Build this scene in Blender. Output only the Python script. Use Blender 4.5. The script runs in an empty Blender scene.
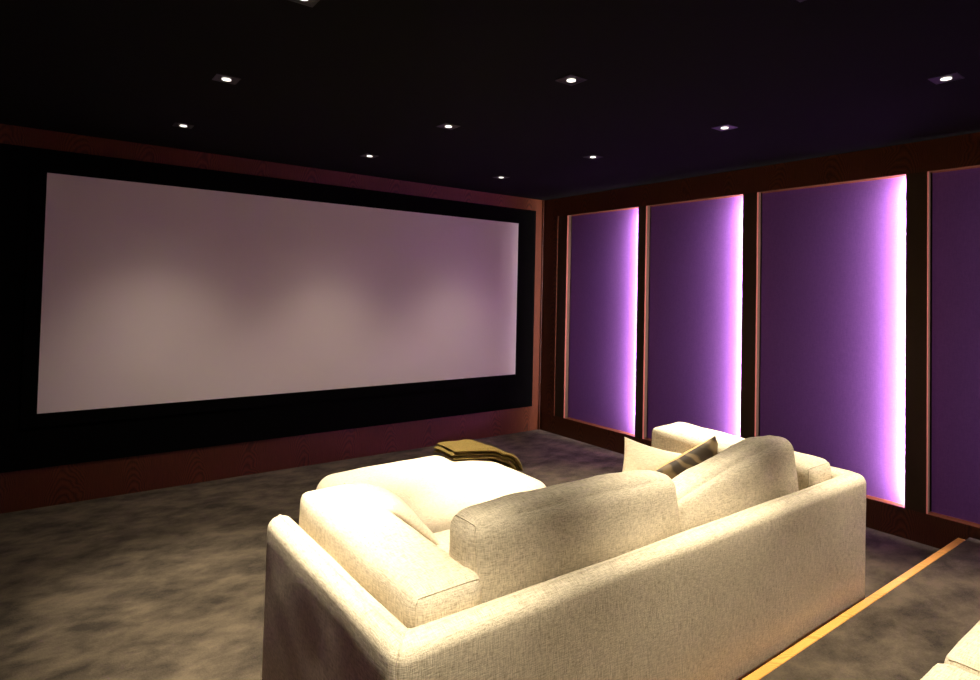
import bpy, bmesh, math, random
from mathutils import Vector, Matrix, noise
random.seed(7)
S = bpy.context.scene
C = S.collection
PI = math.pi
H = 2.6           # ceiling height
RX = 0.0          # right wall plane (wood face)
LX = -4.97        # left wall plane
BY = -7.2         # back wall plane
STEP_Y, STEP_Z = -3.92, 0.125

# ------------------------------------------------------------------ helpers
def link(name, me, mat=None, parent=None, loc=(0, 0, 0), rot=(0, 0, 0)):
    o = bpy.data.objects.new(name, me); C.objects.link(o)
    o.location = loc; o.rotation_euler = rot
    if mat: me.materials.append(mat)
    if parent: o.parent = parent
    return o

def obj(name, bm, mat, parent=None, loc=(0, 0, 0), rot=(0, 0, 0), smooth=False, recalc=True):
    if recalc: bmesh.ops.recalc_face_normals(bm, faces=bm.faces)
    me = bpy.data.meshes.new(name); bm.to_mesh(me); bm.free()
    if smooth:
        for p in me.polygons: p.use_smooth = True
    return link(name, me, mat, parent, loc, rot)

def tag(o, label=None, cat=None, group=None, kind=None):
    if label: o['label'] = label
    if cat: o['category'] = cat
    if group: o['group'] = group
    if kind: o['kind'] = kind
    return o

def thing(name, label, cat, loc=(0, 0, 0), rot=(0, 0, 0), group=None):
    o = bpy.data.objects.new(name, None); C.objects.link(o)
    o.location = loc; o.rotation_euler = rot; o.empty_display_size = .1
    return tag(o, label, cat, group)

def add_box(bm, x0, x1, y0, y1, z0, z1, bevel=0):
    r = bmesh.ops.create_cube(bm, size=1)
    vs = r['verts']
    for v in vs:
        v.co = Vector(((x0+x1)/2 + v.co.x*(x1-x0), (y0+y1)/2 + v.co.y*(y1-y0), (z0+z1)/2 + v.co.z*(z1-z0)))
    if bevel:
        es = list({e for v in vs for e in v.link_edges})
        bmesh.ops.bevel(bm, geom=es, offset=bevel, segments=2, affect='EDGES', profile=.5)

def box(*a, bevel=0):
    bm = bmesh.new(); add_box(bm, *a, bevel=bevel); return bm

def copy_tree(o, parent=None):
    c = o.copy(); C.objects.link(c)
    if parent: c.parent = parent
    for ch in list(o.children): copy_tree(ch, c)
    return c

# soft upholstered box: rounded edges, bulged faces, faint wrinkles
def soft_map(h, r, bulge, wr, seed, deform=None):
    hx, hy, hz = h
    def f(u):
        p = Vector((u[0]*hx, u[1]*hy, u[2]*hz))
        q = Vector((max(-hx+r, min(hx-r, p.x)), max(-hy+r, min(hy-r, p.y)), max(-hz+r, min(hz-r, p.z))))
        d = p - q
        n = d.normalized() if d.length > 1e-9 else Vector((0, 0, 1))
        c = q + n*r
        ax = 1-u[0]**2; ay = 1-u[1]**2; az = 1-u[2]**2
        ax, ay, az = (max(t_, 0)**2*(3-2*t_) for t_ in (ax, ay, az))
        c.x += bulge[0]*n.x*ay*az
        c.y += bulge[1]*n.y*ax*az
        c.z += bulge[2]*n.z*ax*ay
        if wr:
            s = Vector((c.x*7+seed, c.y*7, c.z*7))
            w = noise.noise(s)*.9 + noise.noise(s*2.3)*.4
            edge = 1.0 + 1.5*max(abs(u[0])**6*0 + (abs(u[1])**8), abs(u[2])**8)*0
            c += n*wr*w*edge
        if deform: c = deform(c, u)
        return c
    return f

def soft_box(name, h, r, bulge, mat, parent, loc, rot=(0, 0, 0), wr=.004, seed=0, n=(26, 26, 10), deform=None, seam=None, seam_mat=None):
    f = soft_map(h, r, bulge, wr, seed, deform)
    bm = bmesh.new(); cache = {}
    def rm(t): return math.copysign(1-(1-abs(t))**1.7, t)
    def vert(i, j, k):
        if (i, j, k) not in cache:
            u = (rm(2*i/n[0]-1), rm(2*j/n[1]-1), rm(2*k/n[2]-1))
            cache[(i, j, k)] = bm.verts.new(f(u))
        return cache[(i, j, k)]
    for k in (0, n[2]):
        for i in range(n[0]):
            for j in range(n[1]): bm.faces.new([vert(i, j, k), vert(i+1, j, k), vert(i+1, j+1, k), vert(i, j+1, k)])
    for j in (0, n[1]):
        for i in range(n[0]):
            for k in range(n[2]): bm.faces.new([vert(i, j, k), vert(i+1, j, k), vert(i+1, j, k+1), vert(i, j, k+1)])
    for i in (0, n[0]):
        for j in range(n[1]):
            for k in range(n[2]): bm.faces.new([vert(i, j, k), vert(i, j+1, k), vert(i, j+1, k+1), vert(i, j, k+1)])
    o = obj(name, bm, mat, parent, loc, rot, smooth=True)
    if seam is not None:
        for ax, sg in seam:
            others = [a for a in range(3) if a != ax]
            pts = []
            M = 22
            for a, b, fixed, s in ((0, 1, 1, -1), (1, 0, 0, 1), (0, 1, 1, 1), (1, 0, 0, -1)):
                for q in range(M):
                    t = 2*q/M-1
                    if s == 1 and a == 0 or (a == 1 and s == -1): t = -t
                    u = [0, 0, 0]; u[ax] = sg
                    u[others[a]] = rm(t); u[others[fixed]] = s
                    pts.append(f(u))
            obj('seam', tube_bm(pts, .0024, closed=True), seam_mat or mat, o, smooth=True)
    return o

def tube_bm(pts, r, closed=False, seg=6):
    bm = bmesh.new(); rings = []; N = len(pts)
    for i, p in enumerate(pts):
        a = pts[(i-1) % N] if (closed or i > 0) else p
        b = pts[(i+1) % N] if (closed or i < N-1) else p
        t = (b-a); t = t.normalized() if t.length > 1e-9 else Vector((1, 0, 0))
        up = Vector((0, 0, 1)) if abs(t.z) < .9 else Vector((1, 0, 0))
        s = t.cross(up).normalized(); w = t.cross(s)
        rings.append([bm.verts.new(p + (s*math.cos(2*PI*k/seg)+w*math.sin(2*PI*k/seg))*r) for k in range(seg)])
    for i in range(N if closed else N-1):
        A, B = rings[i], rings[(i+1) % N]
        for k in range(seg):
            try: bm.faces.new([A[k], A[(k+1) % seg], B[(k+1) % seg], B[k]])
            except ValueError: pass
    if not closed:
        bm.faces.new(rings[0]); bm.faces.new(rings[-1])
    return bm

# throw pillow: square with pulled-in sides, pointed corners and puffed middle (local plane XZ, thickness along Y)
def pillow_bm(a, T, side, seed, N=30, pull=.10, wr=.008):
    bm = bmesh.new(); g = []
    for i in range(N+1):
        row = []
        for j in range(N+1):
            u = math.sin((2*i/N-1)*PI/2); v = math.sin((2*j/N-1)*PI/2)
            x = a*u*(1-pull*(1-v*v)); z = a*v*(1-pull*(1-u*u))
            th = T*(max(0, (1-u*u))**.55)*(max(0, (1-v*v))**.55)
            w = noise.noise(Vector((u*2.2+seed, v*2.2, seed*.7)))*wr + noise.noise(Vector((u*5+seed, v*5, 3)))*wr*.4
            y = side*(th + (w if th > .004 else 0)*min(1, th/.03)) + .02*noise.noise(Vector((u*1.3, v*1.3, seed)))
            row.append(bm.verts.new((x, y, z)))
        g.append(row)
    for i in range(N):
        for j in range(N): bm.faces.new([g[i][j], g[i+1][j], g[i+1][j+1], g[i][j+1]] if side < 0 else [g[i][j], g[i][j+1], g[i+1][j+1], g[i+1][j]])
    return bm

# ------------------------------------------------------------------ materials
def mat(name, col=(.5, .5, .5), rough=.8, spec=.3):
    m = bpy.data.materials.new(name); m.use_nodes = True
    b = m.node_tree.nodes['Principled BSDF']
    b.inputs['Base Color'].default_value = (*col, 1)
    b.inputs['Roughness'].default_value = rough
    b.inputs['Specular IOR Level'].default_value = spec
    return m, m.node_tree, b

def nd(nt, t, **k):
    n = nt.nodes.new(t)
    for a, v in k.items():
        if a in n.inputs.keys(): n.inputs[a].default_value = v
        else: setattr(n, a, v)
    return n

def coords(nt, scale=(1, 1, 1), world=False, rot=(0, 0, 0)):
    if world: src = nd(nt, 'ShaderNodeNewGeometry').outputs['Position']
    else: src = nd(nt, 'ShaderNodeTexCoord').outputs['Object']
    mp = nd(nt, 'ShaderNodeMapping'); mp.inputs['Scale'].default_value = scale; mp.inputs['Rotation'].default_value = rot
    nt.links.new(src, mp.inputs['Vector'])
    return mp.outputs['Vector']

def ramp(nt, fac, stops):
    r = nt.nodes.new('ShaderNodeValToRGB'); nt.links.new(fac, r.inputs['Fac'])
    el = r.color_ramp.elements
    while len(el) < len(stops): el.new(.5)
    for e, (p, c) in zip(el, stops): e.position = p; e.color = (*c, 1)
    return r.outputs['Color']

def mth(nt, op, a, b=None):
    n = nt.nodes.new('ShaderNodeMath'); n.operation = op
    for i, v in enumerate((a, b)):
        if v is None: continue
        if isinstance(v, (int, float)): n.inputs[i].default_value = v
        else: nt.links.new(v, n.inputs[i])
    return n.outputs[0]

def bump(nt, b, h, strength, dist):
    n = nt.nodes.new('ShaderNodeBump'); n.inputs['Strength'].default_value = strength; n.inputs['Distance'].default_value = dist
    nt.links.new(h, n.inputs['Height']); nt.links.new(n.outputs[0], b.inputs['Normal'])

def linen(name, lo, hi, sparkle=1.0):
    m, nt, b = mat(name, hi, .92, .15)
    def thr(sc):
        q = nd(nt, 'ShaderNodeTexNoise', Scale=1.0, Detail=2.5, Roughness=.6); nt.links.new(coords(nt, sc), q.inputs['Vector']); return q.outputs['Fac']
    f_, s_ = 380, 42
    up = mth(nt, 'MULTIPLY', mth(nt, 'ADD', thr((s_, s_, f_)), thr((f_, f_, s_))), .5)       # upright faces: weft and warp
    fl = mth(nt, 'MULTIPLY', mth(nt, 'ADD', thr((f_, s_, s_)), thr((s_, f_, s_))), .5)       # flat faces
    tc = nd(nt, 'ShaderNodeTexCoord'); sn = nd(nt, 'ShaderNodeSeparateXYZ'); nt.links.new(tc.outputs['Normal'], sn.inputs[0])
    wz = mth(nt, 'MULTIPLY', sn.outputs[2], sn.outputs[2])
    mr = nd(nt, 'ShaderNodeMapRange'); mr.interpolation_type = 'SMOOTHSTEP'; nt.links.new(wz, mr.inputs[0]); mr.inputs[1].default_value = .35; mr.inputs[2].default_value = .75
    mx = nd(nt, 'ShaderNodeMix'); nt.links.new(mr.outputs[0], mx.inputs[0]); nt.links.new(up, mx.inputs[2]); nt.links.new(fl, mx.inputs[3])
    s = mx.outputs[0]
    big = nd(nt, 'ShaderNodeTexNoise', Scale=9.0, Detail=3.0); nt.links.new(coords(nt), big.inputs['Vector'])
    t = mth(nt, 'ADD', s, mth(nt, 'MULTIPLY', mth(nt, 'SUBTRACT', big.outputs['Fac'], .5), .06))
    c = ramp(nt, t, [(.34, lo), (.58, hi)])
    nt.links.new(c, b.inputs['Base Color'])
    bump(nt, b, s, .5*sparkle, .004)
    return m

LINEN = linen('linen', (.36, .30, .205), (.76, .675, .52))
CREAM = linen('cream_linen', (.60, .49, .34), (.84, .74, .57), .7)
SEAM = mat('seam_thread', (.42, .34, .24), .9)[0]

def wood(name, dark, mid, leaf=.42, rough=.4, spec=.3):
    m, nt, b = mat(name, mid, rough, spec)
    # cathedral grain: parabolic arches across each veneer leaf, wobbling with noise
    g = nd(nt, 'ShaderNodeNewGeometry'); sp = nd(nt, 'ShaderNodeSeparateXYZ'); nt.links.new(g.outputs['Position'], sp.inputs[0])
    wob = nd(nt, 'ShaderNodeTexNoise', Scale=3.0, Detail=3.0, Roughness=.5); nt.links.new(g.outputs['Position'], wob.inputs['Vector'])
    wb = mth(nt, 'SUBTRACT', wob.outputs['Fac'], .5)
    u = mth(nt, 'ADD', mth(nt, 'ADD', sp.outputs[0], sp.outputs[1]), mth(nt, 'MULTIPLY', wb, .18))
    dx = mth(nt, 'MULTIPLY', mth(nt, 'SUBTRACT', mth(nt, 'FRACT', mth(nt, 'DIVIDE', u, leaf)), .5), leaf)
    hgt = mth(nt, 'ADD', mth(nt, 'ADD', mth(nt, 'MULTIPLY', mth(nt, 'MULTIPLY', dx, dx), 26.0), sp.outputs[2]), mth(nt, 'MULTIPLY', wb, .35))
    rings = mth(nt, 'FRACT', mth(nt, 'MULTIPLY', hgt, 17.0))
    rings = mth(nt, 'ABSOLUTE', mth(nt, 'SUBTRACT', rings, .5))
    f = nd(nt, 'ShaderNodeTexNoise', Scale=1.0, Detail=4.0, Roughness=.7); nt.links.new(coords(nt, (160, 160, 7), world=True), f.inputs['Vector'])
    t = mth(nt, 'ADD', mth(nt, 'MULTIPLY', rings, .75), mth(nt, 'MULTIPLY', f.outputs['Fac'], .6))
    c = ramp(nt, t, [(.25, dark), (.62, mid)])
    nt.links.new(c, b.inputs['Base Color'])
    return m

WOOD = wood('mahogany_veneer', (.030, .0085, .0035), (.098, .027, .0085))
GLOW_BEAD = mat('red_bead_painted_glow', (.20, .055, .035), .5, .3)[0]  # lighter, redder wood: strip-lamp glow on the edges put into the colour
OAK = wood('orange_oak', (.55, .24, .05), (.85, .42, .10), leaf=.3, rough=.45)

# carpet: dark brushed pile
CARPET, nt, b = mat('brushed_carpet', (.08, .07, .06), 1.0, .05)
n1 = nd(nt, 'ShaderNodeTexNoise', Scale=1.0, Detail=8.0, Roughness=.62, Distortion=.15); nt.links.new(coords(nt, (4.2, 6.2, 3), world=True, rot=(0, 0, .5)), n1.inputs['Vector'])
n2 = nd(nt, 'ShaderNodeTexNoise', Scale=130.0, Detail=3.0, Roughness=.8); nt.links.new(coords(nt, world=True), n2.inputs['Vector'])
t = mth(nt, 'ADD', mth(nt, 'MULTIPLY', n1.outputs['Fac'], .8), mth(nt, 'MULTIPLY', n2.outputs['Fac'], .22))
nt.links.new(ramp(nt, t, [(.39, (.036, .029, .023)), (.64, (.112, .088, .062))]), b.inputs['Base Color'])
bump(nt, b, mth(nt, 'ADD', n2.outputs['Fac'], mth(nt, 'MULTIPLY', n1.outputs['Fac'], 2.0)), .5, .02)

BLACK = mat('black_ceiling_paint', (.004, .0038, .0035), .9, .05)[0]
VELVET, nt, b = mat('black_velvet', (.0025, .0025, .0022), 1.0, .0)
DARKWALL = mat('dark_wall_fabric', (.02, .014, .012), .95, .1)[0]
PIL = mat('dark_pilaster_veneer', (.045, .026, .014), .6, .2)[0]
SCREEN = mat('screen_vinyl', (.90, .80, .80), .95, .05)[0]

# purple acoustic fabric, fine weave
PURPLE, nt, b = mat('purple_fabric', (.22, .075, .42), .9, .1)
w = nd(nt, 'ShaderNodeTexNoise', Scale=1.0, Detail=2.0, Roughness=.5); nt.links.new(coords(nt, (60, 60, 480), world=True), w.inputs['Vector'])
w2 = nd(nt, 'ShaderNodeTexNoise', Scale=1.0, Detail=2.0, Roughness=.5); nt.links.new(coords(nt, (420, 420, 30), world=True), w2.inputs['Vector'])
s = mth(nt, 'MULTIPLY', mth(nt, 'ADD', w.outputs['Fac'], w2.outputs['Fac']), .5)
nt.links.new(ramp(nt, s, [(.3, (.098, .036, .150)), (.7, (.142, .056, .205))]), b.inputs['Base Color'])
bump(nt, b, s, .25, .003)

def emit(name, col, st):
    m = bpy.data.materials.new(name); m.use_nodes = True
    nt = m.node_tree; nt.nodes.clear()
    o = nt.nodes.new('ShaderNodeOutputMaterial'); e = nt.nodes.new('ShaderNodeEmission')
    e.inputs['Color'].default_value = (*col, 1); e.inputs['Strength'].default_value = st
    nt.links.new(e.outputs[0], o.inputs[0]); return m
LED = emit('led_tape', (1.0, .84, .97), 1500)
LED_DIM = emit('led_tape_dimmed', (1.0, .84, .97), 18)
LAMP = emit('lamp_lens', (1.0, .93, .82), 2.2)
TRIMM = mat('downlight_trim', (.010, .009, .010), .4, .4)[0]

# throw fabric
THROW, nt, b = mat('olive_wool', (.25, .19, .05), .95, .1)
q = nd(nt, 'ShaderNodeTexNoise', Scale=210.0, Detail=4.0, Roughness=.8); nt.links.new(coords(nt), q.inputs['Vector'])
nt.links.new(ramp(nt, q.outputs['Fac'], [(.35, (.050, .036, .009)), (.68, (.22, .15, .042))]), b.inputs['Base Color'])
bump(nt, b, q.outputs['Fac'], .8, .006)

# patterned pillow
PATT, nt, b = mat('brown_patterned_satin', (.1, .07, .04), .5, .4)
wv = nd(nt, 'ShaderNodeTexWave', Scale=3.2, Distortion=11.0, Detail=2.0); wv.inputs['Detail Scale'].default_value = 1.2
nt.links.new(coords(nt, (1, 1, 1.6), rot=(0, .6, 0)), wv.inputs['Vector'])
nt.links.new(ramp(nt, wv.outputs['Fac'], [(.45, (.050, .034, .020)), (.62, (.10, .07, .035)), (.9, (.20, .14, .07))]), b.inputs['Base Color'])
TAN = linen('tan_satin', (.62, .36, .15), (.80, .50, .24), .3)

# ------------------------------------------------------------------ setting
def struct(name, bm, m, parent=None):
    o = obj(name, bm, m, parent)
    if parent is None: o['kind'] = 'structure'
    return o
LIP = .06
D = .062   # depth of the recessed bays
struct('floor', box(LX-.3, RX+.3, BY-.2, .3, -.12, 0), CARPET)
struct('ceiling', box(LX-.3, RX+.3, BY-.2, .3, H, H+.15), BLACK)
struct('wall_front', box(LX-.3, RX+.3, .032, .2, 0, H), DARKWALL)
struct('wall_right', box(RX+D+.02, RX+.3, BY, .03, 0, H), DARKWALL)
struct('wall_left', box(LX-.3, LX-D-.02, BY, .03, 0, H), DARKWALL)
struct('wall_back', box(LX-.3, RX+.3, BY-.2, BY, 0, H), DARKWALL)

FB, FT = .272, 2.468     # black zone of the screen wall
struct('baseboard_front', box(LX, RX-.0, 0, .03, 0, FB), WOOD)
struct('trim_1', box(LX, RX-.0, 0, .03, FT, H), WOOD)
struct('trim_2', box(-.125, -.03, -.004, .03, FB, FT), WOOD)
struct('trim_3', box(-.030, RX-.016, -.022, .03, .0, H, bevel=.004), WOOD)

# right and left side walls: wood base, frieze, pilasters
PB, PT = .195, 2.397
bays = [(-.385, -1.364), (-1.455, -2.446), (-2.567, -3.611), (-3.730, -4.78), (-4.90, -5.95), (-6.07, -7.05)]
def side(mir, nm, k0):
    X = (lambda a: a) if not mir else (lambda a: LX - a)
    def b2(x0, x1, y0, y1, z0, z1, bevel=0):
        a, c = sorted((X(x0), X(x1))); return box(a, c, y0, y1, z0, z1, bevel=bevel)
    struct('baseboard_'+nm, b2(0, D+.02, BY, -.0, 0, PB), WOOD)
    struct('trim_%d' % k0, b2(0, D+.02, BY, -.0, PT, H), WOOD)
    struct('trim_%d' % (k0+1), b2(-.014, D+.02, -.247, -.022 if not mir else 0, PB, PT), WOOD)
    edges = [-.247] + [e for bb in bays for e in bb] + [BY]
    k = k0+2
    for i in range(0, len(edges), 2):
        bm = b2(.0, .019, edges[i+1], edges[i], PB, PT)          # face plate, overlapping the lamp channel of the bay beside it
        p, q = sorted((X(.019), X(D+.02))); add_box(bm, p, q, edges[i+1], edges[i]-(LIP if i else 0), PB, PT)
        struct('trim_%d' % k, bm, PIL)
        # slim bead facing the next bay, the lamp glow painted in as lighter red
        if i+1 < len(edges)-1:
            struct('trim_%d' % (k+1), b2(-.003, .016, edges[i+1]-.004, edges[i+1], PB, PT), GLOW_BEAD)
        k += 2
    return k
side(False, 'right', 4)
side(True, 'left', 20)

proto = None
lab_r = ['purple fabric wall panel nearest the projection screen, glowing along its right edge',
         'purple fabric wall panel second from the projection screen, behind the far end of the sofa',
         'wide purple fabric wall panel with the broadest white glow, behind the near right sofa corner',
         'dark purple fabric wall panel cut off by the right edge of the photo',
         None, None]
def panel(mir, y0, y1, label):
    t = thing('fabric_wall_panel', label, 'wall panel', (RX if not mir else LX, 0, 0), group=None)
    s = 1 if not mir else -1
    def b2(x0, x1, a, c, z0, z1, bevel=0):
        p, q = sorted((s*x0, s*x1)); return box(p, q, a, c, z0, z1, bevel=bevel)
    ye = y1-LIP
    obj('fabric', b2(D-.004, D+.018, ye+.003, y0-.012, PB+.004, PT-.004), PURPLE, t)
    obj('bead', b2(D-.009, D-.004, y1+.003, y0-.010, PB+.001, PB+.006), GLOW_BEAD, t)
    obj('bead', b2(D-.009, D-.004, y1+.003, y0-.010, PT-.006, PT-.001), GLOW_BEAD, t)
    bm = bmesh.new()      # wedge-shaped channel on the pilaster side, its lit face turned towards the fabric
    q = [(s*.0205, ye+.002), (s*.0205, ye+.026), (s*.0265, ye+.002)]
    lo_ = [bm.verts.new((a, c, PB+.02)) for a, c in q]; hi_ = [bm.verts.new((a, c, PT-.02)) for a, c in q]
    bm.faces.new(lo_); bm.faces.new(hi_)
    for k in (0, 2): bm.faces.new([lo_[k], lo_[(k+1) % 3], hi_[(k+1) % 3], hi_[k]])
    obj('light_channel', bm, TRIMM, t)
    bm = bmesh.new(); e = .0006
    q = [(s*(.0205+e), ye+.026+e*.5), (s*(.0265+e), ye+.002+e*.5)]
    f_ = [bm.verts.new((q[0][0], q[0][1], PB+.03)), bm.verts.new((q[1][0], q[1][1], PB+.03)), bm.verts.new((q[1][0], q[1][1], PT-.03)), bm.verts.new((q[0][0], q[0][1], PT-.03))]
    bm.faces.new(f_ if s < 0 else f_[::-1])
    obj('light_strip', bm, LED if not mir else LED_DIM, t, recalc=False)
    return t
for i, (y0, y1) in enumerate(bays):
    if i < 4: panel(False, y0, y1, lab_r[i])
for i, (y0, y1) in enumerate(bays[:4]):
    panel(True, y0, y1, ['purple fabric panel on the left wall, outside the photo, nearest the screen', 'purple fabric panel on the left wall, second from the screen',
                         'purple fabric panel on the left wall beside the sofa', 'purple fabric panel on the left wall beside the rear platform'][i])

# black surround and the screen
SL, SR, SB, ST = -4.588, -.377, .645, 2.305
t = thing('projection_screen', 'wide pinkish white projection screen in a black velvet border on the front wall', 'screen', (0, 0, 0))
bm = bmesh.new()
def ring(bm, x0, x1, z0, z1, w, y0, y1):
    add_box(bm, x0-w, x1+w, y0, y1, z0-w, z0); add_box(bm, x0-w, x1+w, y0, y1, z1, z1+w)
    add_box(bm, x0-w, x0, y0, y1, z0, z1); add_box(bm, x1, x1+w, y0, y1, z0, z1)
obj('screen_surface', box(SL-.01, SR+.01, -.006, .012, SB-.01, ST+.01), SCREEN, t)
ring(bm, SL, SR, SB, ST, .09, -.018, .012)
obj('velvet_border', bm, VELVET, t)
bm = bmesh.new()
w = .0905
add_box(bm, LX, -.126, -.008, .03, FB, SB-w); add_box(bm, LX, -.126, -.008, .03, ST+w, FT)
add_box(bm, LX, SL-w, -.008, .03, SB-w, ST+w); add_box(bm, SR+w, -.126, -.008, .03, SB-w, ST+w)
tag(obj('black_fabric_surround', bm, VELVET), 'black fabric wall covering around the projection screen, between the wood bands', 'wall covering')

# rear platform
t = thing('carpeted_platform', 'low carpeted platform with orange wood edge behind the sofa', 'platform', ((LX+RX)/2, STEP_Y-.05, 0))
ox, oy = (LX+RX)/2, STEP_Y-.05
obj('carpet_top', box(LX+.003-ox, RX-.003-ox, BY+.003-oy, STEP_Y-.040-oy, .0, STEP_Z), CARPET, t)
obj('wood_nosing', box(LX+.003-ox, RX-.075-ox, STEP_Y-.038-oy, STEP_Y-oy, .0, STEP_Z+.001, bevel=.004), OAK, t)

# ------------------------------------------------------------------ sofa
SX0, SX1, SY0, SY1, SZ = -3.885, -1.238, -3.882, -2.83, .685
def shell_parts(root, ox, oy, z0=.05):
    """U-shaped padded shell: left arm, back, right arm, mitred in the corners"""
    th = .098; ro = .045; ri = .006
    x0, x1, y0, y1 = SX0-ox, SX1-ox, SY0-oy, SY1-oy
    secs = []   # (inner xy, outer xy, part, inset)
    def st(pi, po, part, inset=0): secs.append((Vector(pi), Vector(po), part, inset))
    NA = 22
    def front_cap(xi, xo, part, rev):
        L = []
        r = .035
        for k in range(7):
            a = k/6*PI/2
            L.append((y1 - r + r*math.cos(a), r*(1-math.sin(a)) if k < 7 else 0))
        for q in range(1, NA): L.append((y1-r + (y0+th+.0-(y1-r))*q/NA, 0))
        L = [((xi, yy), (xo, yy), part, ins) for yy, ins in L]
        return L if not rev else L[::-1]
    for s_ in front_cap(x0+th, x0, 'L', False): st(*s_)
    cin = (x0+th+ri, y0+th+ri); cou = (x0+ro, y0+ro)
    NC = 8
    for k in range(NC+1):
        a = PI + k/NC*PI/2
        d = (math.cos(a), math.sin(a))
        pi_ = (cin[0]+ri*d[0], cin[1]+ri*d[1]); po = (cou[0]+ro*d[0], cou[1]+ro*d[1])
        st(pi_, po, 'L' if k < NC/2 else ('LB' if k == NC//2 else 'B'))
    for q in range(1, 44):
        xx = (x0+th+ri) + (x1-x0-2*(th+ri))*q/44
        st((xx, y0+th), (xx, y0), 'B')
    cin = (x1-th-ri, y0+th+ri); cou = (x1-ro, y0+ro)
    for k in range(NC+1):
        a = -PI/2 + k/NC*PI/2
        d = (math.cos(a), math.sin(a))
        st((cin[0]+ri*d[0], cin[1]+ri*d[1]), (cou[0]+ro*d[0], cou[1]+ro*d[1]), 'B' if k < NC/2 else ('BR' if k == NC//2 else 'R'))
    for s_ in front_cap(x1-th, x1, 'R', True): st(*s_)
    # cross-section: (t from inner 0 to outer 1, z)
    r = .042
    prof = [(0, z0)]
    for q in range(1, 13): prof.append((0, z0+(SZ-r-z0)*q/12))
    rt = r/th
    for k in range(1, 7):
        a = k/6*PI/2; prof.append((rt*(1-math.cos(a)), SZ-r+r*math.sin(a)))
    for q in range(1, 6):
        tt = rt+(1-2*rt)*q/6; prof.append((tt, SZ + .006*math.sin(PI*q/6)))
    for k in range(7):
        a = k/6*PI/2; prof.append((1-rt*(1-math.sin(a)), SZ-r+r*math.cos(a)))
    for q in range(1, 13): prof.append((1, SZ-r-(SZ-r-z0)*q/12))
    def ptsof(sec):
        pi_, po, _, ins = sec
        out = []
        for tt, z in prof:
            f = ins/th
            t2 = f + tt*(1-2*f)
            p = pi_.lerp(po, t2)
            zz = min(z, SZ) - ins*.7*min(1, max(0, (z-(SZ-.1))/.1)) + max(0, z-SZ)*(1-ins/.036)
            w = noise.noise(Vector((p.x*2.2, p.y*2.2, z*2.2)))*.004 + noise.noise(Vector((p.x*6, p.y*6, z*6)))*.0015
            d = (po-pi_).normalized()
            out.append(Vector((p.x + d.x*w*(tt-.5)*2, p.y + d.y*w*(tt-.5)*2, zz + w*.5*(tt > .1 and tt < .9))))
        return out
    for key, nm in (('L', 'arm'), ('B', 'back_frame'), ('R', 'arm')):
        bm = bmesh.new()
        rows = [ptsof(s_) for s_ in secs if key in s_[2]]
        vs = [[bm.verts.new(p) for p in row] for row in rows]
        for i in range(len(vs)-1):
            for j in range(len(prof)-1):
                bm.faces.new([vs[i][j], vs[i+1][j], vs[i+1][j+1], vs[i][j+1]])
            bm.faces.new([vs[i][0], vs[i][-1], vs[i+1][-1], vs[i+1][0]])
        for row in (vs[0], vs[-1]): bm.faces.new(row)
        bmesh.ops.recalc_face_normals(bm, faces=bm.faces)
        for f in bm.faces: f.smooth = len(f.verts) == 4
        o = obj(nm, bm, LINEN, root, recalc=False)
        if key == 'B':     # mitre seams on the top corners
            for sk in (0, -1):
                row = rows[sk]
                obj('seam', tube_bm([p + Vector((0, 0, .0)) for p in row[13:34]], 0.0016), LINEN, o, smooth=True)

def make_sofa(label):
    ox, oy = (SX0+SX1)/2, (SY0+SY1)/2
    root = thing('sofa', label, 'sofa', (ox, oy, 0))
    shell_parts(root, ox, oy)
    th = .098
    soft_box('seat_base', ((SX1-SX0)/2-th-.002, (SY1-SY0-th)/2-.01, .125), .02, (0, .0, 0), LINEN, root, (0, th/2-.0, .17), wr=0, n=(30, 14, 6))
    for sx in (-1, 1):
        for sy in (-1, 1):
            obj('foot', box(sx*1.2-.03, sx*1.2+.03, sy*.45-.03, sy*.45+.03, 0, .05, bevel=.004), PIL, root)
    # seat cushions
    wseat = (SX1-SX0-2*th)/2
    for s in (-1, 1):
        soft_box('seat_cushion', (wseat/2-.004, .46, .082), .045, (.0, .012, .018), LINEN, root,
                 (s*wseat/2, .075+.02, .375), wr=.003, seed=3+s, n=(26, 22, 8), seam=[(2, 1)], seam_mat=LINEN)
    # arm cushions standing on the seat against the arms
    for s in (-1, 1):
        cx = s*((SX1-SX0)/2 - th - .129 - (.006 if s > 0 else 0))
        def dfm(c, u, s=s):
            k = (u[1]+1)/2          # 0 at the back, 1 at the front
            c.z += .028*k**1.5*(1 if u[2] > 0 else .3)
            if s > 0: c.x += .055*k*min(0, u[0]-.0)
            return c
        soft_box('arm_cushion', (.120 if s < 0 else .125, .46, .142), .045, (.006, .010, .012), LINEN, root, (cx, -.428+.46+(.02 if s > 0 else 0), .459+.1455), wr=.005, seed=9+s,
                 n=(10, 30, 12), deform=dfm, seam=[(1, -1), (1, 1)], seam_mat=LINEN)
    return root, ox, oy

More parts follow.
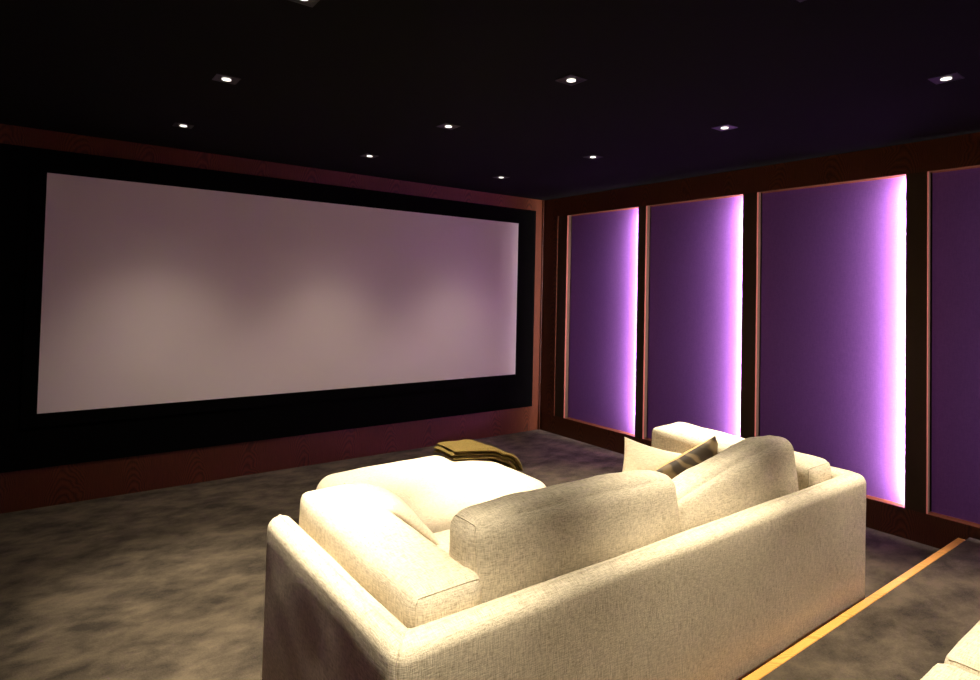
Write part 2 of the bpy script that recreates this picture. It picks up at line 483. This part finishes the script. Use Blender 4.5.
sofa, sox, soy = make_sofa('cream linen two-seat sofa seen from behind in front of the low platform')
def back_cushion(root, x0, x1, yb, ztop, lean, seed, tall, twist=0):
    wdt = (x1-x0)/2
    hz = (ztop-.46)/2
    def dfm(c, u):
        k = (u[2]+1)/2
        c.y += -lean*k                       # leans towards the back
        c.z += (tall(u[0]) if u[2] > -1 else 0)*k
        c.y = c.y*(1-.28*k*k) + .02*twist*u[0]
        return c
    return soft_box('back_cushion', (wdt, .098, hz), .058, (.012, .010, .012), LINEN, root,
             ((x0+x1)/2-sox, yb+.098-soy, .46+hz), wr=.007, seed=seed, n=(34, 18, 20), deform=dfm, seam=[(0, -1), (0, 1)], seam_mat=LINEN)
back_cushion(sofa, -3.562, -2.575, -3.765, .872, .0, 21, lambda u: -.012*u + .008*(1-u*u))
back_cushion(sofa, -2.585, -1.64, -3.765, .872, -.02, 33, lambda u: -.036+.075*min(u, .55) + .014*(1-u*u))

sofa2 = copy_tree(sofa)
sofa2['label'] = 'brightly lit cream sofa on the platform, only its corner showing at bottom right'
sofa2.location = (sox, soy-1.775, STEP_Z+.003)

# ------------------------------------------------------------------ ottoman and throw
ott = thing('ottoman', 'large rounded cream ottoman between the sofa and the projection screen', 'ottoman', (-2.715, -2.14, 0))
soft_box('upholstered_body', (.565, .45, .20), .10, (.012, .012, .045), CREAM, ott, (0, 0, .06+.20), wr=.003, seed=41, n=(34, 28, 14))
for sx in (-1, 1):
    for sy in (-1, 1):
        obj('foot', box(sx*.48-.03, sx*.48+.03, sy*.34-.03, sy*.34+.03, 0, .07, bevel=.004), PIL, ott)

def ott_top(x, y):     # height of the ottoman's upper surface (world)
    ux = max(-1, min(1, (x+2.715)/.565)); uy = max(-1, min(1, (y+2.14)/.45))
    z = .46 + .045*(1-ux*ux)**.6*(1-uy*uy)**.6
    r = .10
    ex = max(0, abs(x+2.715)-(.577-r)); ey = max(0, abs(y+2.14)-(.462-r))
    e = min(r, math.hypot(ex, ey)); z -= r-math.sqrt(max(0, r*r-e*e))
    return z

def make_throw():
    root = thing('folded_throw', 'olive brown wool throw folded on the far right corner of the ottoman', 'blanket', (-2.3, -1.95, .50))
    ang = -.17
    ca, sa = math.cos(ang), math.sin(ang)
    L0, W = .60, .34
    TH = .022
    cxy = Vector((-2.20, -1.945))
    # one long cloth ribbon (section in the local width direction) folded in layers
    def surf(s, w, lift):
        # s along the length (0 left end .. L0 right, hanging over the right edge), w across
        x = cxy.x + (s-L0*.5)*ca - w*sa; y = cxy.y + (s-L0*.5)*sa + w*ca
        edge = -2.715+.535
        if x <= edge: return Vector((x, y, ott_top(x, y)+lift))
        # arc-length past the rounded edge: hang down outside the body
        over = x-edge
        r = .082+lift
        a = min(over/r, PI/2*.93)
        zz = ott_top(edge, y) - r*(1-math.cos(a)) + lift
        xx = edge + r*math.sin(a)
        rest = max(0, over-r*a)
        return Vector((xx+rest*.12, y, zz-rest*.99))
    def layer(w0, w1, s0, s1, base, seed, puff=1):
        bm = bmesh.new(); NS, NW = 34, 22
        top, bot = [], []
        for i in range(NS+1):
            a = []; c = []
            for j in range(NW+1):
                s = s0+(s1-s0)*i/NS; w = w0+(w1-w0)*j/NW
                e = min(j, NW-j)/NW; e2 = min(i, NS-i)/NS
                rd = min(1, math.sqrt(max(0, 1-(1-min(1, e*12))**2)))*min(1, math.sqrt(max(0, 1-(1-min(1, e2*16))**2)))
                wv = noise.noise(Vector((s*9+seed, w*9, seed)))*.011 + noise.noise(Vector((s*24, w*24+seed, 1)))*.0022
                ew = noise.noise(Vector((s*7+seed*3, 0, seed)))*.008
                a.append(bm.verts.new(surf(s, w+ew, base+TH/2+(TH/2+wv*.8)*rd*puff)))
                c.append(bm.verts.new(surf(s, w+ew, base+TH/2-(TH/2)*rd)))
            top.append(a); bot.append(c)
        for i in range(NS):
            for j in range(NW):
                bm.faces.new([top[i][j], top[i+1][j], top[i+1][j+1], top[i][j+1]])
                bm.faces.new([bot[i][j], bot[i][j+1], bot[i+1][j+1], bot[i+1][j]])
        for i in range(NS):
            bm.faces.new([top[i][0], bot[i][0], bot[i+1][0], top[i+1][0]]); bm.faces.new([top[i][NW], top[i+1][NW], bot[i+1][NW], bot[i][NW]])
        for j in range(NW):
            bm.faces.new([top[0][j], top[0][j+1], bot[0][j+1], bot[0][j]]); bm.faces.new([top[NS][j], bot[NS][j], bot[NS][j+1], top[NS][j+1]])
        bmesh.ops.translate(bm, verts=bm.verts, vec=-Vector(root.location))
        return obj('fold', bm, THROW, root, smooth=True)
    layer(-W/2, W/2, .0, L0, .004, 1)
    layer(-W/2+.012, W/2-.01, -.008, L0-.006, .004+TH+.001, 5)
    layer(-W/2+.004, W/2-.004, .012, L0-.045, .004+2*TH+.002, 9)
    return root
make_throw()

# ------------------------------------------------------------------ throw pillows
from mathutils import Euler
SEAT = .475
def make_pillow(label, a, T, corner, tip, rot, front, back, seed, pull=.1):
    """the named corner of the pillow sits at `tip`; whatever would sink into the seat is squashed flat on it"""
    Rm = Euler(rot).to_matrix()
    ctr = Vector(tip) - Rm @ Vector((corner[0]*a, 0, corner[1]*a))
    base = Vector((ctr.x, ctr.y, SEAT))
    root = thing('throw_pillow', label, 'pillow', base)
    for nm, sd, m in (('front_cover', 1, front), ('back_cover', -1, back)):
        bm = pillow_bm(a, T, sd, seed, pull=pull)
        for v in bm.verts:
            w = Rm @ v.co + ctr - base
            if w.z < .05: w.z = .004 + max(0, (w.z+.12))*.27 if w.z > -.12 else .004
            v.co = w
        obj(nm, bm, m, root, smooth=True)
    return root
make_pillow('plain cream throw pillow propped at the right end of the sofa seat', .22, .075, (-1, 1), (-1.93, -2.90, .755), (-.2, .19, -.75), CREAM, CREAM, 2)
make_pillow('dark brown patterned throw pillow with one pointed corner up, beside the right arm', .21, .095, (1, 1), (-1.62, -3.27, .798), (.25, -.50, -.50), TAN, PATT, 5, pull=.03)
make_pillow('cream throw pillow tucked against the inner side of the left sofa arm', .19, .07, (0, 0), (-3.37, -2.90, .600), Matrix(((0, -.64, -.77), (1, 0, 0), (0, -.77, .64))).to_euler(), CREAM, CREAM, 8, pull=.06)

# ------------------------------------------------------------------ downlights
XS = (-3.88, -2.55, -1.24); YS = (-.80, -1.95, -3.06, -4.20)
names = {(-3.88, -1.95): 'square black recessed downlight at upper left of the photo, in a faint square frame',
         (-3.88, -.80): 'recessed downlight nearest the left half of the projection screen',
         (-2.55, -1.95): 'recessed ceiling downlight above the ottoman',
         (-2.55, -.80): 'recessed ceiling downlight near the middle of the projection screen top',
         (-1.24, -.80): 'smallest looking downlight, nearest the corner where screen wall and purple wall meet',
         (-2.55, -3.06): 'bright recessed downlight at top centre of the photo',
         (-1.24, -1.95): 'recessed downlight above the purple panel nearest the screen',
         (-1.24, -3.06): 'recessed downlight whose square trim catches a purple glow',
         (-1.24, -4.20): 'recessed downlight at upper right of the photo, nearest the photo edge'}
def make_downlight():
    root = thing('recessed_downlight', 'x', 'ceiling light', (0, 0, H), group=None)
    h = .044; w_ = .062
    bm = bmesh.new(); ring(bm, -h, h, -h, h, .012, -.004, 0)
    for v in bm.verts: v.co = Vector((v.co.x, v.co.z, v.co.y))
    obj('square_trim', bm, TRIMM, root)
    # dark glass plate with the lamp lens in it
    obj('baffle', box(-h, h, -h, h, -.0025, -.0002), TRIMM, root)
    bm = bmesh.new(); bmesh.ops.create_cone(bm, cap_ends=True, segments=20, radius1=.022, radius2=.022, depth=.003)
    bmesh.ops.translate(bm, verts=bm.verts, vec=(0, 0, -.0045))
    obj('lens', bm, LAMP, root)
    return root
proto = make_downlight()
POW = {}
first = True
for x in XS:
    for y in YS:
        o = proto if first else copy_tree(proto)
        first = False
        o.location = (x, y, H)
        lb = names.get((x, y))
        o['label'] = lb or ('recessed downlight over the left rear corner of the sofa, above the photo' if (x, y) == (-3.88, -4.20) else
                            'recessed downlight over the left arm of the sofa, above the photo' if x == -3.88 else
                            'recessed downlight over the middle of the platform edge, above the photo')
        ld = bpy.data.lights.new('downlight_beam', 'SPOT')
        ld.energy = {-.80: 62, -1.95: 540, -3.06: 600, -4.20: 430}[y]; ld.spot_size = math.radians({-.80: 88, -1.95: 46, -3.06: 46, -4.20: 50}[y]); ld.spot_blend = 1.0
        ld.color = (1.0, .875, .66); ld.shadow_soft_size = .03
        lo = bpy.data.objects.new('downlight_beam', ld); C.objects.link(lo)
        lo.location = (x, y, H-.015)
        ld2 = ld.copy(); ld2.energy = 12 if y == -.80 else 26; ld2.spot_size = math.radians(112); ld2.name = 'downlight_spill'
        lo = bpy.data.objects.new('downlight_spill', ld2); C.objects.link(lo); lo.location = (x, y, H-.016)

# ------------------------------------------------------------------ world, camera, view
wd = bpy.data.worlds.new('world'); S.world = wd; wd.use_nodes = True
wd.node_tree.nodes['Background'].inputs[0].default_value = (0, 0, 0, 1)
cd = bpy.data.cameras.new('camera'); cam = bpy.data.objects.new('camera', cd); C.objects.link(cam)
yaw, pit, rol = (math.radians(a) for a in (36.539, 1.539, 1.3))
F = Vector((math.sin(yaw)*math.cos(pit), math.cos(yaw)*math.cos(pit), math.sin(pit)))
R = Vector((math.cos(yaw), -math.sin(yaw), 0)); U = R.cross(F)
R2 = R*math.cos(rol)+U*math.sin(rol); U2 = -R*math.sin(rol)+U*math.cos(rol)
M = Matrix(((R2.x, U2.x, -F.x, -4.601), (R2.y, U2.y, -F.y, -5.197), (R2.z, U2.z, -F.z, 1.563), (0, 0, 0, 1)))
cam.matrix_world = M
cd.sensor_width = 36; cd.lens = 606.336/980*36; cd.shift_y = -66.316/980; cd.clip_start = .02
S.camera = cam
S.view_settings.view_transform = 'Standard'; S.view_settings.look = 'None'
S.view_settings.exposure = 0; S.view_settings.gamma = 1; S.view_settings.use_curve_mapping = False
S.cycles.max_bounces = 10; S.cycles.diffuse_bounces = 6
S.cycles.sample_clamp_indirect = 6
